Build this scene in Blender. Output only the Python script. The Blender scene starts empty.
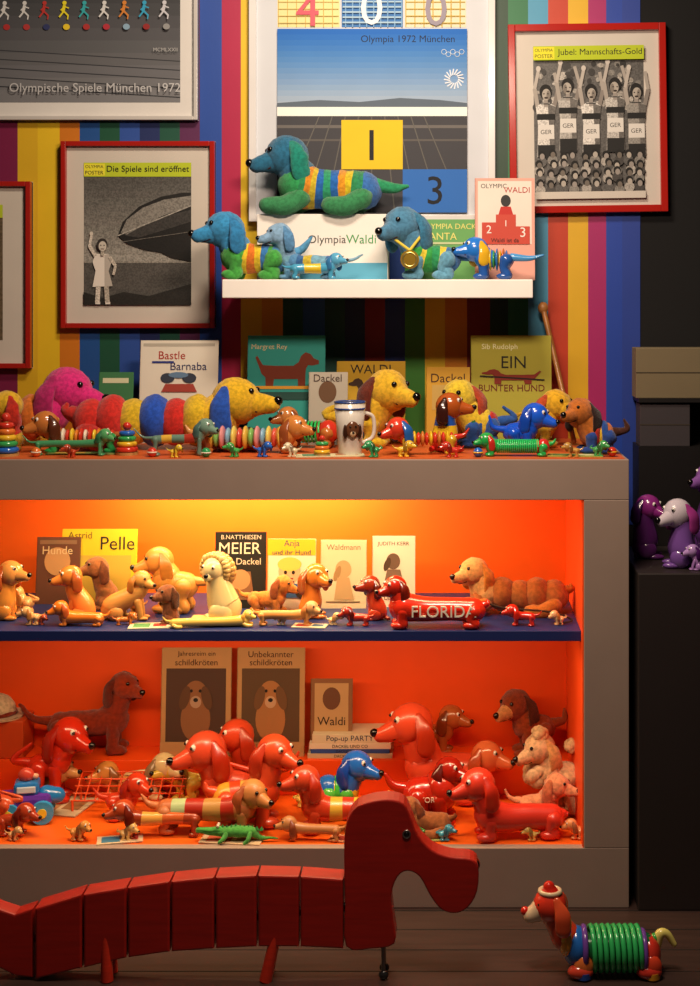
import bpy, bmesh, math, random
from mathutils import Vector, Matrix, noise
random.seed(7)
F=1400.; D=4.; VX=450.; VY=300.; ZC=1.737
def wx(px,Y): return (px-VX)*(Y+D)/F
def wz(py,Y): return ZC-(py-VY)*(Y+D)/F
def P(px,py,Y): return Vector((wx(px,Y),Y,wz(py,Y)))
ZF=.171; ZR=.281; ZS=.781; ZT=1.283; ZW=1.80; WALL=.6
RNG={ZF:(.06,.4),ZS:(.1,.48),ZT:(.06,.5),0.:(-.6,.0)}
def yb(py,zs):
    lo,hi=RNG.get(zs,(-1,.6))
    return max(lo,min(hi,F*(ZC-zs)/(py-VY)-D))
def lin(h):
    h=h.lstrip('#'); o=[]
    for i in (0,2,4):
        c=int(h[i:i+2],16)/255; o.append(c/12.92 if c<=.04045 else ((c+.055)/1.055)**2.4)
    return (*o,1)
MC={}
KIND={'paint':(.5,0,0),'gloss':(.2,0,.3),'plush':(.95,1,0),'wood':(.42,0,.1),'paper':(.75,0,0),'metal':(.3,0,0),'vinyl':(.3,0,.15),'matte':(.9,0,0),'floorwood':(.4,0,0),'film':(.5,0,0)}
def mat(h,kind='paint'):
    if isinstance(h,tuple): h,kind=h
    k=(h,kind)
    if k in MC: return MC[k]
    m=bpy.data.materials.new(kind+'_'+h.strip('#')); m.use_nodes=True
    nt=m.node_tree; b=nt.nodes['Principled BSDF']; N=nt.nodes.new; L=nt.links.new
    ro,fz,coat=KIND[kind]
    b.inputs['Roughness'].default_value=ro
    b.inputs['Coat Weight'].default_value=coat
    if kind=='metal': b.inputs['Metallic'].default_value=1
    tc=N('ShaderNodeTexCoord'); no=N('ShaderNodeTexNoise'); mix=N('ShaderNodeMix'); mix.data_type='RGBA'
    c=lin(h); amt={'plush':.28,'wood':.4,'floorwood':.6,'paper':.12,'film':.45}.get(kind,.12)
    mix.inputs[6].default_value=(c[0]*(1-amt),c[1]*(1-amt),c[2]*(1-amt),1)
    mix.inputs[7].default_value=c
    mp=N('ShaderNodeMapping'); L(tc.outputs['Object'],mp.inputs[0]); L(mp.outputs[0],no.inputs['Vector'])
    no.inputs['Scale'].default_value={'plush':90,'wood':40,'floorwood':14,'film':200}.get(kind,9)
    if kind=='film': no.inputs['Detail'].default_value=6
    if kind=='wood': mp.inputs['Scale'].default_value=(.25,1,2.5)
    if kind=='floorwood': mp.inputs['Scale'].default_value=(.3,4,1)
    fac=no.outputs['Fac']
    if kind in('film','plush'):
        cr=N('ShaderNodeValToRGB'); cr.color_ramp.elements[0].position=.38; cr.color_ramp.elements[1].position=.6
        L(fac,cr.inputs[0]); fac=cr.outputs[0]
    L(fac,mix.inputs[0]); L(mix.outputs[2],b.inputs['Base Color'])
    if kind in('plush','wood','floorwood','paint'):
        bp=N('ShaderNodeBump'); bp.inputs['Strength'].default_value=.7 if kind=='plush' else .12
        bp.inputs['Distance'].default_value=.003 if kind=='plush' else .001
        n2=N('ShaderNodeTexNoise'); n2.inputs['Scale'].default_value=650 if kind=='plush' else 120
        L(mp.outputs[0],n2.inputs['Vector']); L(n2.outputs['Fac'],bp.inputs['Height']); L(bp.outputs[0],b.inputs['Normal'])
    if kind=='plush': b.inputs['Sheen Weight'].default_value=.25; b.inputs['Specular IOR Level'].default_value=.15
    MC[k]=m; return m
TX={}
def tgeo(s,ext,off=0.):
    k=(s,ext)
    if k in TX: return TX[k]
    cu=bpy.data.curves.new('t','FONT'); cu.body=s; cu.size=1; cu.extrude=ext; cu.offset=off; cu.resolution_u=3
    o=bpy.data.objects.new('t',cu); bpy.context.scene.collection.objects.link(o)
    dg=bpy.context.evaluated_depsgraph_get(); me=o.evaluated_get(dg).to_mesh()
    v=[p.co.copy() for p in me.vertices]; f=[list(p.vertices) for p in me.polygons]
    bpy.data.objects.remove(o); bpy.data.curves.remove(cu)
    xs=[p.x for p in v]; ys=[p.y for p in v]
    cx=(min(xs)+max(xs))/2; cy=(min(ys)+max(ys))/2; w=max(xs)-min(xs); h=max(ys)-min(ys)
    TX[k]=([Vector((p.x-cx,p.y-cy,p.z)) for p in v],f,w,h); return TX[k]
def catmull(p,n):
    if len(p)<3: return [p[0].lerp(p[1],i/n) for i in range(n+1)]
    o=[]
    for i in range(len(p)-1):
        a=p[i-1] if i>0 else p[i]*2-p[i+1]; b=p[i]; c=p[i+1]; d=p[i+2] if i+2<len(p) else p[i+1]*2-p[i]
        for k in range(n):
            t=k/n; o.append(.5*((2*b)+(c-a)*t+(2*a-5*b+4*c-d)*t*t+(-a+3*b-3*c+d)*t**3))
    o.append(p[-1]); return o
class M:
    def __init__(s): s.v=[];s.f=[];s.m=[];s.s=[];s.mats=[];s.xf=Matrix.Identity(4)
    def mi(s,m):
        m=mat(m) if not hasattr(m,'node_tree') else m
        if m not in s.mats: s.mats.append(m)
        return s.mats.index(m)
    def add(s,v,f,m,smooth=True):
        o=len(s.v); kk=(m[0] if isinstance(m,list) else m)
        if smooth and isinstance(kk,tuple) and kk[1]=='plush':
            v=[Vector(p)+noise.noise_vector(Vector(p)*40)*.004 for p in v]
        s.v+=[s.xf@Vector(p) for p in v]; s.f+=[[i+o for i in q] for q in f]
        if isinstance(m,list): s.m+=[s.mi(x) for x in m]
        else: s.m+=[s.mi(m)]*len(f)
        s.s+=[smooth]*len(f)
    def tube(s,pts,rad,m,seg=14,n=5,sq=(1,1),bands=None,cap=1.):
        pts=[Vector(p) for p in pts]
        rr=[Vector((r,0,0)) for r in rad]
        c=catmull(pts,n); r=[max(1e-4,q.x) for q in catmull(rr,n)]
        N=len(c); T=[(c[min(i+1,N-1)]-c[max(i-1,0)]).normalized() for i in range(N)]
        C=[];R=[];TT=[]
        for a in (20,45,70): C.append(c[0]-T[0]*r[0]*cap*math.cos(math.radians(a)));R.append(r[0]*math.sin(math.radians(a)));TT.append(T[0])
        C+=c;R+=r;TT+=T
        for a in (70,45,20): C.append(c[-1]+T[-1]*r[-1]*cap*math.cos(math.radians(a)));R.append(r[-1]*math.sin(math.radians(a)));TT.append(T[-1])
        v=[];f=[];ms=[]; side=Vector((0,1,0)); K=len(C)
        for i in range(K):
            t=TT[i]; q=side-t*side.dot(t)
            if q.length<.3: q=Vector((1,0,0))-t*t.x
            q.normalize(); u=q.cross(t)
            for j in range(seg):
                a=2*math.pi*j/seg; v.append(C[i]+q*math.cos(a)*R[i]*sq[0]+u*math.sin(a)*R[i]*sq[1])
        for i in range(K-1):
            for j in range(seg):
                f.append([i*seg+j,i*seg+(j+1)%seg,(i+1)*seg+(j+1)%seg,(i+1)*seg+j])
                ms.append(bands[min(len(bands)-1,int(i/(K-1)*len(bands)))] if bands else m)
        v.append(C[0]-TT[0]*R[0]*.25*cap); v.append(C[-1]+TT[-1]*R[-1]*.25*cap)
        for j in range(seg):
            f.append([K*seg,(j+1)%seg,j]); ms.append(bands[0] if bands else m)
            f.append([K*seg+1,(K-1)*seg+j,(K-1)*seg+(j+1)%seg]); ms.append(bands[-1] if bands else m)
        s.add(v,f,ms)
    def ell(s,c,r,m,rot=None,seg=16,rings=10):
        if not hasattr(r,'__len__'): r=(r,r,r)
        v=[];f=[]; c=Vector(c)
        for i in range(rings+1):
            th=math.pi*i/rings
            for j in range(seg):
                a=2*math.pi*j/seg; p=Vector((r[0]*math.sin(th)*math.cos(a),r[1]*math.sin(th)*math.sin(a),r[2]*math.cos(th)))
                v.append(c+(rot@p if rot else p))
        for i in range(rings):
            for j in range(seg): f.append([i*seg+j,(i+1)*seg+j,(i+1)*seg+(j+1)%seg,i*seg+(j+1)%seg])
        s.add(v,f,m)
    def bm(s,b,m,smooth=False):
        b.verts.index_update(); s.add([q.co.copy() for q in b.verts],[[q.index for q in fc.verts] for fc in b.faces],m,smooth); b.free()
    def box(s,a,b,m,bev=0.):
        c=[(a[i]+b[i])/2 for i in range(3)]; z=[abs(b[i]-a[i]) for i in range(3)]
        g=bmesh.new(); bmesh.ops.create_cube(g,size=1,matrix=Matrix.Translation(c)@Matrix.Diagonal((*z,1)))
        if bev: bmesh.ops.bevel(g,geom=g.edges[:],offset=bev,segments=2,affect='EDGES',profile=.5)
        s.bm(g,m)
    def cyl(s,p0,p1,r0,r1,m,seg=18):
        p0=Vector(p0);p1=Vector(p1);t=(p1-p0).normalized(); q=t.orthogonal().normalized();u=t.cross(q);v=[];f=[]
        for p,r in((p0,r0),(p1,r1)):
            for j in range(seg): a=2*math.pi*j/seg; v.append(p+(q*math.cos(a)+u*math.sin(a))*r)
        for j in range(seg): f.append([j,(j+1)%seg,seg+(j+1)%seg,seg+j])
        s.add(v,f,m); s.add(v[:seg],[list(range(seg))[::-1]],m,False); s.add(v[seg:],[list(range(seg))],m,False)
    def ring(s,c,R,r,m,ax='x',seg=24,k=8):
        v=[];f=[];c=Vector(c)
        for i in range(seg):
            a=2*math.pi*i/seg
            for j in range(k):
                b=2*math.pi*j/k; q=(R+r*math.cos(b)); p=(r*math.sin(b),q*math.cos(a),q*math.sin(a))
                if ax=='y': p=(p[1],p[0],p[2])
                if ax=='z': p=(p[1],p[2],p[0])
                v.append(c+Vector(p))
        for i in range(seg):
            for j in range(k): f.append([i*k+j,i*k+(j+1)%k,((i+1)%seg)*k+(j+1)%k,((i+1)%seg)*k+j])
        s.add(v,f,m)
    def helix(s,x0,x1,z0,z1,R,r,turns,m):
        n=int(turns*14); pts=[]
        for i in range(n+1):
            t=i/n;a=2*math.pi*turns*t; pts.append(Vector((x0+(x1-x0)*t,R*math.cos(a),z0+(z1-z0)*t+R*math.sin(a))))
        v=[];f=[];k=6
        for i,p in enumerate(pts):
            a=2*math.pi*turns*i/n; o=Vector((0,math.cos(a),math.sin(a)))
            for j in range(k): b=2*math.pi*j/k; v.append(p+o*r*math.cos(b)+Vector((1,0,0))*r*math.sin(b))
        for i in range(n):
            for j in range(k): f.append([i*k+j,i*k+(j+1)%k,(i+1)*k+(j+1)%k,(i+1)*k+j])
        s.add(v,f,m)
    def prism(s,pts,y0,y1,m,bev=0.,smooth=0):
        if smooth:
            q=[Vector((a,b,0)) for a,b in pts]; n=len(q); o=[]
            for i in range(n):
                a,b,c,d=q[i-1],q[i],q[(i+1)%n],q[(i+2)%n]
                for k in range(smooth):
                    t=k/smooth; o.append(.5*((2*b)+(c-a)*t+(2*a-5*b+4*c-d)*t*t+(-a+3*b-3*c+d)*t**3))
            pts=[(p.x,p.y) for p in o]
        g=bmesh.new(); fv=[g.verts.new((a,y0,b)) for a,b in pts]; f=g.faces.new(fv)
        e=bmesh.ops.extrude_face_region(g,geom=[f]); bmesh.ops.translate(g,verts=[x for x in e['geom'] if isinstance(x,bmesh.types.BMVert)],vec=(0,y1-y0,0))
        bmesh.ops.recalc_face_normals(g,faces=g.faces[:])
        if bev:
            ed=[x for x in g.edges if abs(x.verts[0].co.y-x.verts[1].co.y)<1e-6]
            bmesh.ops.bevel(g,geom=ed,offset=bev,segments=2,affect='EDGES',profile=.5)
        s.bm(g,m)
    def poly(s,pts,y,m): s.add([(a,y,b) for a,b in pts],[list(range(len(pts)))],m,False)
    def text(s,t,x,z,w,y,m,ext=0.,hmax=None):
        v,f,tw,th=tgeo(t,ext); k=w/tw
        if hmax and th*k>hmax: k=hmax/th
        s.add([(x+p.x*k,y-p.z*k,z+p.y*k) for p in v],f,m,False)
    def build(s,name,loc=(0,0,0),rot=(0,0,0)):
        me=bpy.data.meshes.new(name); me.from_pydata([tuple(p) for p in s.v],[],s.f)
        for m in s.mats: me.materials.append(m)
        for p,i,sm in zip(me.polygons,s.m,s.s): p.material_index=i; p.use_smooth=sm
        me.update(); o=bpy.data.objects.new(name,me); o.location=loc; o.rotation_euler=rot
        bpy.context.scene.collection.objects.link(o); return o
def mixc(a,b,t):
    a=a.lstrip('#');b=b.lstrip('#')
    return '#'+''.join('%02x'%int(round(int(a[i:i+2],16)*(1-t)+int(b[i:i+2],16)*t)) for i in(0,2,4))
DOGP=[(0,.85),(.03,.9),(.12,.64),(.3,.62),(.6,.62),(.68,.72),(.72,.9),(.79,1),(.87,.95),(.92,.83),(1,.77),(1,.67),(.9,.63),(.83,.64),(.8,.55),(.79,.4),(.79,0),(.68,0),(.67,.25),(.3,.25),(.28,0),(.17,0),(.16,.3),(.1,.4),(.07,.55)]
def draw(m,items,X,Z,y0,pk='paper'):
    sc=abs(X(1)-X(0)); st=min(.0004,.014/max(1,len(items)))
    def co(c): return c if isinstance(c,tuple) else (c,pk)
    for i,it in enumerate(items):
        y=y0-st*(i+1); k=it[0]
        if k=='rect': _,a,b,c,d,col=it; m.poly([(X(a),Z(d)),(X(c),Z(d)),(X(c),Z(b)),(X(a),Z(b))],y,co(col))
        elif k=='grad':
            _,a,b,c,d,c1,c2=it; n=14
            for j in range(n):
                u=b+(d-b)*j/n; w=b+(d-b)*(j+1)/n
                m.poly([(X(a),Z(w)),(X(c),Z(w)),(X(c),Z(u)),(X(a),Z(u))],y,co(mixc(c1,c2,j/(n-1))))
        elif k=='ell':
            _,cx,cy,rx,ry,col=it[:6]; an=it[6] if len(it)>6 else 0; ca,sa=math.cos(math.radians(an)),math.sin(math.radians(an))
            m.poly([(X(cx+rx*math.cos(t)*ca-ry*math.sin(t)*sa),Z(cy+rx*math.cos(t)*sa+ry*math.sin(t)*ca)) for t in[2*math.pi*j/22 for j in range(22)]],y,co(col))
        elif k=='poly': m.poly([(X(a),Z(b)) for a,b in it[1]],y,co(it[2]))
        elif k=='text':
            _,cx,cy,w,col,t=it[:6]; cc=co(col); cc=(cc[0],'paper') if cc[1]=='film' else cc
            m.text(t,X(cx),Z(cy),w*sc,y,cc,hmax=(it[6]*sc if len(it)>6 else None))
        elif k=='line':
            _,a,b,c,d,wd,col=it; L=math.hypot(c-a,d-b); nx,ny=-(d-b)/L*wd/2,(c-a)/L*wd/2
            m.poly([(X(a+nx),Z(b+ny)),(X(c+nx),Z(d+ny)),(X(c-nx),Z(d-ny)),(X(a-nx),Z(b-ny))],y,co(col))
        elif k=='dog':
            _,l,t,r,b,col,fc=it
            m.poly([(X(l+(u if fc=='R' else 1-u)*(r-l)),Z(b+v*(t-b))) for u,v in DOGP],y,co(col))
        elif k=='ring': _,cx,cy,R,w,col=it; m.ring((X(cx),y,Z(cy)),R*sc,w*sc,co(col),'y',20,4)
# ------------------------------------------------ room shell
m=M(); m.box((-2.6,-1.2,-.05),(2.2,WALL+.1,0),('#4a3630','floorwood'))
for j in range(12): m.box((-2.6,-1.1+j*.12,-.001),(2.2,-1.096+j*.12,.0006),('#120c0a','matte'))
m.build('floor')
m=M(); m.box((-2.6,WALL,0),(2.2,WALL+.1,3.4),('#0b0a0c','matte'))
ST=[(-260,'#8d1f2a'),(-200,'#d8a818'),(-140,'#1c4a8c'),(-80,'#185a3a'),(-40,'#b02a20'),(-20,'#2a3a88'),(0,'#7a1a45'),(18,'#dcb020'),(38,'#e8c020'),(60,'#d07818'),(80,'#1b4f94'),(100,'#155038'),(120,'#2a4fa0'),(140,'#1a2a60'),(160,'#14503e'),(180,'#5a2050'),(200,'#1c48a0'),(222,'#b01848'),(241,'#e8c020'),(262,'#e09a18'),(283,'#125034'),(303,'#2058a0'),(325,'#12463c'),(345,'#182a50'),(365,'#7a1818'),(385,'#1c3c84'),(405,'#3a8430'),(425,'#e8c428'),(445,'#d88a1c'),(467,'#7c1c20'),(490,'#123c28'),(508,'#1c7044'),(528,'#4a9ac0'),(548,'#c03c20'),(568,'#e0b024'),(588,'#a82468'),(606,'#2044a8'),(622,'#24409a'),(640,None)]
for (a,c),(b,_) in zip(ST[:-1],ST[1:]):
    m.box((wx(a,WALL),WALL-.004,1.0),(wx(b,WALL),WALL+.001,3.2),(c,'paint'))
m.build('wall_back')
m=M(); m.box((-2.7,-1.2,0),(-2.6,WALL+.1,3.4),('#1a1512','matte')); m.build('wall_left')
m=M(); m.box((2.2,-1.2,0),(2.3,WALL+.1,3.4),('#0c0b0b','matte')); m.build('wall_right')
m=M(); m.box((-2.7,-1.2,3.4),(2.3,WALL+.1,3.5),('#1a1816','matte')); m.build('ceiling')
# ------------------------------------------------ cabinet
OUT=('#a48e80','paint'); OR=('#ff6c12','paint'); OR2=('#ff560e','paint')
m=M(); xl=wx(-160,0); xr=wx(629,0); oxr=wx(584,0); oxl=wx(-120,0); zo=wz(500,0)
m.box((xl,0,0),(xr,.03,ZF),OUT,.002)
m.box((xl,.03,0),(xr,WALL-.01,ZF-.03),OUT)
m.box((oxl,.03,ZF-.03),(oxr,WALL-.02,ZF-.0015),OR)
m.box((oxr,0,ZF),(xr,WALL-.01,zo),OUT,.002)
m.box((oxr-.004,.003,ZF),(oxr,WALL-.02,1.25),OR2)
m.box((xl,0,ZF),(oxl,WALL-.01,zo),OUT)
m.box((xl,0,zo),(xr,.03,ZT-.002),OUT,.002)
m.box((xr-.06,.03,zo),(xr,WALL-.01,1.25),OUT)
m.box((xl,.03,1.252),(xr,WALL-.01,ZT-.004),OUT)
m.box((oxl,.03,1.24),(oxr-.004,WALL-.02,1.252),OR)
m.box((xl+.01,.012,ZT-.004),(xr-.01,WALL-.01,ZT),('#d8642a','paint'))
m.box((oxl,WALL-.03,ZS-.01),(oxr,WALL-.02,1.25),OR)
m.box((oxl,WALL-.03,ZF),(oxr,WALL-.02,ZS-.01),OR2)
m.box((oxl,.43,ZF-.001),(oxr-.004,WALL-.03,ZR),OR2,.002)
m.box((oxl,.045,ZS-.03),(oxr-.004,WALL-.03,ZS),('#1a2a66','paint'),.002)
m.build('display_cabinet')
m=M(); m.box((wx(222,.28),.28,1.743),(wx(533,.28),WALL-.005,ZW),('#f8f4ee','paint'),.003); m.build('floating_shelf')
# ------------------------------------------------ pictures
def picture(name,l,r,t,b,fc,fw,mc,items,Y=WALL-.006,dep=.03,pk='paper'):
    m=M(); s=(Y+D)/F; cx=wx((l+r)/2,Y); zb=wz(b,Y); X=lambda p:wx(p,Y)-cx; Z=lambda p:wz(p,Y)-zb
    m.box((X(l),-.012,Z(b)),(X(r),0,Z(t)),(mc,'paper'))
    w=fw
    for a,b2,c,d in((l,t,l+w,b),(r-w,t,r,b),(l+w,t,r-w,t+w),(l+w,b-w,r-w,b)):
        m.box((X(a),-dep,Z(d)),(X(c),0,Z(b2)),(fc,'gloss'),.002)
    draw(m,items,X,Z,-.0125,pk); return m.build(name,(cx,Y,zb))
def runner(x,y,s,c): return [('ell',x,y-s*1.2,s*.28,s*.28,c),('line',x,y-s*.9,x-s*.2,y,s*.4,c),('line',x-s*.1,y-.1*s,x+s*.5,y+s*.5,s*.22,c),('line',x+s*.5,y+s*.4,x+.4*s,y+s,s*.18,c),('line',x-s*.15,y,x-s*.7,y+s*.7,s*.22,c),('line',x,y-s*.7,x+s*.6,y-s*.5,s*.16,c),('line',x,y-s*.7,x-s*.5,y-s*.2,s*.16,c)]
it=[('grad',-180,-70,181,103,'#16171c','#76767a')]
for j in range(5): it.append(('line',-180,40+j*9,181,62+j*9,1,'#2c2e34'))
for i in range(9):
    it+=runner(6+i*20,13,7.5,['#d8d8d8','#d8d8d8','#b8302a','#e8d820','#30a8b0','#d8d8d8','#d08030','#30a0c8','#c8c8d0'][i])
    it.append(('ell',8+i*20,28,3.4,3,['#b02828','#b03030','#283060','#e8c820','#a82828','#b02838','#88a8c0','#902020','#909090'][i]))
it+=[('text',97,90,170,'#c0c0c2','Olympische Spiele München 1972'),('text',167,51,24,'#aaaaaa','MCMLXXII')]
picture('framed_poster',-190,199,-80,121,'#c8c4c0',4,'#dcd8d4',it)
PP=lambda c:(c,'paper')
it=[('grad',85,163,192,262,'#4c4a47','#a09c94'),('rect',85,262,192,305,'#5a5753'),('line',85,262,192,262,2,'#9a958c'),
('rect',85,163,192,177,PP('#b8c820')),('rect',85,164,106,176,PP('#e8e030')),('text',95.5,167,18,'#181818','OLYMPIA'),('text',95.5,173,18,'#181818','POSTER'),('text',149,170,82,'#10140a','Die Spiele sind eröffnet',9),
('poly',[(192,262),(172,258),(160,252),(192,240)],'#1c1a18'),
('poly',[(119,236),(124,222),(140,207),(162,197),(184,193),(192,193),(192,252),(170,254),(145,250),(128,244)],'#1c1b1a'),('poly',[(122,233),(128,220),(144,208),(165,200),(192,196),(192,206),(164,216),(140,228),(128,235)],'#8a867f'),('poly',[(126,236),(144,226),(168,216),(192,210),(192,222),(160,232),(140,238)],'#3e3c3a'),
('line',119,236,192,206,1.1,'#b0aba2'),('line',124,242,192,232,.8,'#6a6660'),
('poly',[(85,305),(85,292),(104,298),(125,292),(150,296),(192,284),(192,305)],'#2a2825'),
('poly',[(97,254),(110,254),(113,262),(110,271),(114,286),(94,287),(97,271),(94,262)],PP('#e4dcd2')),('poly',[(106,255),(110,254),(113,262),(110,271),(114,286),(106,287)],PP('#b8b0a6')),('line',97,256,91,246,3.6,'#dfd5c8'),('line',91,247,93,236,2.8,'#dfd5c8'),('ell',93,234,1.8,2.2,PP('#cfc5b8')),('line',111,257,117,266,3.2,'#d8cec0'),('line',117,266,115,275,2.6,'#d8cec0'),
('line',100,286,99,302,4.6,'#dfd5c8'),('line',108,286,109,302,4.6,'#c2b8aa'),('line',97,303,102,303,2.4,'#e8e0d6'),('line',107,303,112,303,2.4,'#e8e0d6'),('rect',102.5,250,106,256,'#c8beb0'),('ell',104,245,5.4,6.4,PP('#2a2420')),('ell',104.4,246.5,3.9,5,PP('#c8c0b4')),('line',102.5,249.2,106,249.2,.8,'#5a3a34'),('ell',102.7,245.6,.6,.6,'#201810'),('ell',106,245.6,.6,.6,'#201810')]
picture('framed_photograph',63,216,142,328,'#a82018',5,'#cfc6ba',it,pk='film')
picture('framed_photograph',-120,33,182,368,'#a82018',5,'#cfc6ba',[('rect',-98,205,4,340,'#6a5a44'),('rect',-98,205,4,218,PP('#b8c820')),('ell',-30,270,30,40,'#88807a')],pk='film')
it=[('rect',278,-20,340,28,'#e8e0a0'),('rect',342,-20,403,28,'#3f78b8'),('rect',405,-20,466,28,'#e4dcc0')]
for j in range(7):
    it.append(('line',279,-18+j*7,339,-18+j*7,.8,'#d0b060')); it.append(('line',279+j*9,-20,279+j*9,28,.8,'#d0b060'))
    it.append(('line',406,-18+j*7,465,-18+j*7,1,'#c8a840')); it.append(('line',406+j*9,-20,406+j*9,28,1,'#c8a840'))
for j in range(9):
    it.append(('line',343,-18+j*5.2,402,-18+j*5.2,1.6,'#a8c8e0')); it.append(('line',346+j*7,-20,346+j*7,28,1.2,'#7aa8d4'))
it+=[('text',308,10,24,'#d86070','4',34),('text',372,9,24,'#e8f0f8','0',34),('text',436,10,24,'#9890a0','0',34)]
it+=[('grad',278,30,467,108,'#1868c4','#a8b8cc'),('text',408,41,116,'#10203c','Olympia 1972 München',9)]
it+=[('ring',444+i*4.4,53+(i%2)*2.5,2.4,.35,'#d8e4f0') for i in range(5)]
for k in range(16):
    a=k*math.pi/8; it.append(('line',454+4*math.cos(a),80+4*math.sin(a),454+10*math.cos(a+.35),80+10*math.sin(a+.35),1.3,'#dfe8f4'))
it+=[('poly',[(278,108),(278,104),(320,101),(360,103),(400,99),(440,101),(467,104),(467,108)],'#5a6878'),('rect',278,108,467,117,'#f8f8f2'),  # white bar: light-tube reflection in the poster glass, painted into the print
('rect',278,117,467,213,'#3e3e44'),('rect',278,126,467,129,'#6a6664'),('rect',278,140,467,142,'#5c5856')]
for k in range(9): it.append(('line',372+(k-4)*13,117,372+(k-4)*23,213,1.1,'#62605c'))
it+=[('rect',342,121,403,170,'#e6c41c'),('text',372,146,16,'#1a1a20','1',30),('rect',403,170,467,213,'#2a6cc0'),('text',435,191,24,'#10141c','3',28)]
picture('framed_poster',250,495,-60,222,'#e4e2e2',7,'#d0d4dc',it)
rnd=random.Random(3)
it=[('rect',535,47,645,192,'#5c5a58')]
for k in range(80): it.append(('ell',537+rnd.random()*106,64+rnd.random()*46,1.5+rnd.random()*2.5,1.5+rnd.random()*2.5,['#8a8680','#2a2826','#c0bab2','#1a1816','#a8a29a'][k%5]))
for k,cx in enumerate((547,569,592,616,637)):
    y=95-(k%2)*6; ar=-1 if k%2 else 1
    it+=[('line',cx-8,y+13,cx-11,y-6,4,PP('#a8a098')),('line',cx-11,y-6,cx-7,y-24,3.2,PP('#b8b0a8')),('line',cx+8,y+13,cx+12,y-4,4,PP('#88807a')),('line',cx+12,y-4,cx+8+ar,y-22,3.2,PP('#a8a098')),('ell',cx-7,y-26,2.3,2.8,PP('#c8c0b8')),
    ('poly',[(cx-10,y+12),(cx-4,y+8),(cx+4,y+8),(cx+10,y+12),(cx+8,y+30),(cx+9,y+62),(cx-9,y+62),(cx-8,y+30)],['#dedad4','#b8b4ae','#e4e0da','#cac6c0','#9a9690'][k]),('poly',[(cx+2,y+9),(cx+10,y+12),(cx+8,y+30),(cx+9,y+62),(cx+4,y+62)],'#6a6662'),('line',cx,y+12,cx,y+4,4,PP('#98908a')),('rect',cx-9,y+19,cx+9,y+25,PP('#141414')),('rect',cx-8,y+30,cx+8,y+44,PP('#dcd8d2')),('text',cx,y+37,11,'#111111','GER',8),('rect',cx-8.5,y+50,cx+8.5,y+64,PP('#1a1a1a')),
    ('ell',cx,y-3,6.2,7.5,PP('#141210')),('ell',cx+ar*.6,y-.2,4.2,5.8,PP('#b0a89e')),('ell',cx+ar*2.6,y+.4,1.9,4.6,PP('#807870')),('ell',cx-1.8,y-1,.8,.6,PP('#201c18')),('ell',cx+2.2,y-1,.8,.6,PP('#201c18')),('ell',cx+.3,y+3,1.9,1,PP('#2a1c18')),('line',cx-5,y+9,cx+5,y+9,1,PP('#303030'))]
for k in range(40):
    x=539+(k%10)*11+rnd.random()*4; y=154+(k//10)*9+rnd.random()*4
    if x<642 and y<186: it+=[('ell',x,y+6,5,5,['#5a5856','#8a8680','#b0aaa2','#454240'][k%4]),('ell',x,y-1,3.6,4,PP('#0e0d0c')),('ell',x+.5,y+.6,2.4,3,PP(['#98908a','#706860','#b0a89e'][k%3]))]
it+=[('rect',535,192,645,199,PP('#d0c8be')),('rect',535,47,645,61,PP('#b8c820')),('rect',535,48,556,60,PP('#e8e030')),('text',545.5,51,18,'#181818','OLYMPIA'),('text',545.5,57,18,'#181818','POSTER'),('text',601,54,84,'#10140a','Jubel: Mannschafts-Gold',9)]
o=picture('framed_photograph',510,667,25,213,'#b02018',7,'#d0c8be',it,pk='film'); o.rotation_euler=(0,math.radians(-.8),0)
# ------------------------------------------------ books
def book(name,l,r,t,Y,zs,cover,items=(),tilt=7,th=.014,yaw=0,kind='paper'):
    m=M(); cx=wx((l+r)/2,Y); X=lambda p:wx(p,Y)-cx; Z=lambda p:wz(p,Y)-zs; H=Z(t)
    a,b=X(l),X(r)
    m.box((a,0,0),(b,.0015,H),(cover,kind)); m.box((a,th-.0015,0),(b,th,H),(cover,kind)); m.box((a,0,0),(a+.002,th,H),(cover,kind))
    m.box((a+.002,.0015,.002),(b-.003,th-.0015,H-.002),('#e8dcc0','paper'))
    draw(m,items,X,Z,-.0003)
    return m.build(name,(cx,Y,zs),(math.radians(-tilt),0,math.radians(yaw)))
book('book',138,216,340,.44,ZT,'#e4dccb',[('rect',141,343,213,346,'#b8b0a0'),('text',170,355,34,'#b03020','Bastle',8),('text',187,366,40,'#303060','Barnaba',8),('line',150,362,172,362,2,'#203080'),('ell',166,378,7,5,'#303848'),('ell',188,378,7,5,'#303848'),('poly',[(160,392),(164,384),(192,384),(196,392)],'#a84030'),('ell',177,375,10,3,'#6080a0')])
book('book',97,131,372,.46,ZT,'#3a7a4a',[('rect',101,378,127,383,'#d8d8b0')])
book('book',246,324,335,.45,ZT,'#2a9a90',[('text',268,347,36,'#d8c898','Margret Rey',7),('dog',254,352,318,388,'#7a3014','R'),('rect',250,386,322,389,'#e0a030'),('rect',246,392,324,400,'#184840')])
book('book',308,347,372,.38,ZT,'#b8b0a0',[('ell',327,392,9,11,'#6a4a30'),('text',327,378,28,'#402820','Dackel')])
book('book',336,405,361,.45,ZT,'#c8a020',[('text',370,369,44,'#181008','WALDI',9),('dog',348,378,396,400,'#3a2410','L')])
book('book',426,470,367,.42,ZT,'#d0a030',[('text',448,378,34,'#402010','Dackel'),('rect',432,385,464,410,'#c8a858')])
book('book',471,552,335,.44,ZT,'#b0a838',[('text',500,347,44,'#f0f0c0','Sib Rudolph',7),('text',514,362,34,'#1a1808','EIN',12),('text',512,388,66,'#701810','BUNTER HUND',12),('dog',482,369,542,384,'#8a2a18','L'),('line',480,376,545,380,1.5,'#181008')])
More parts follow.
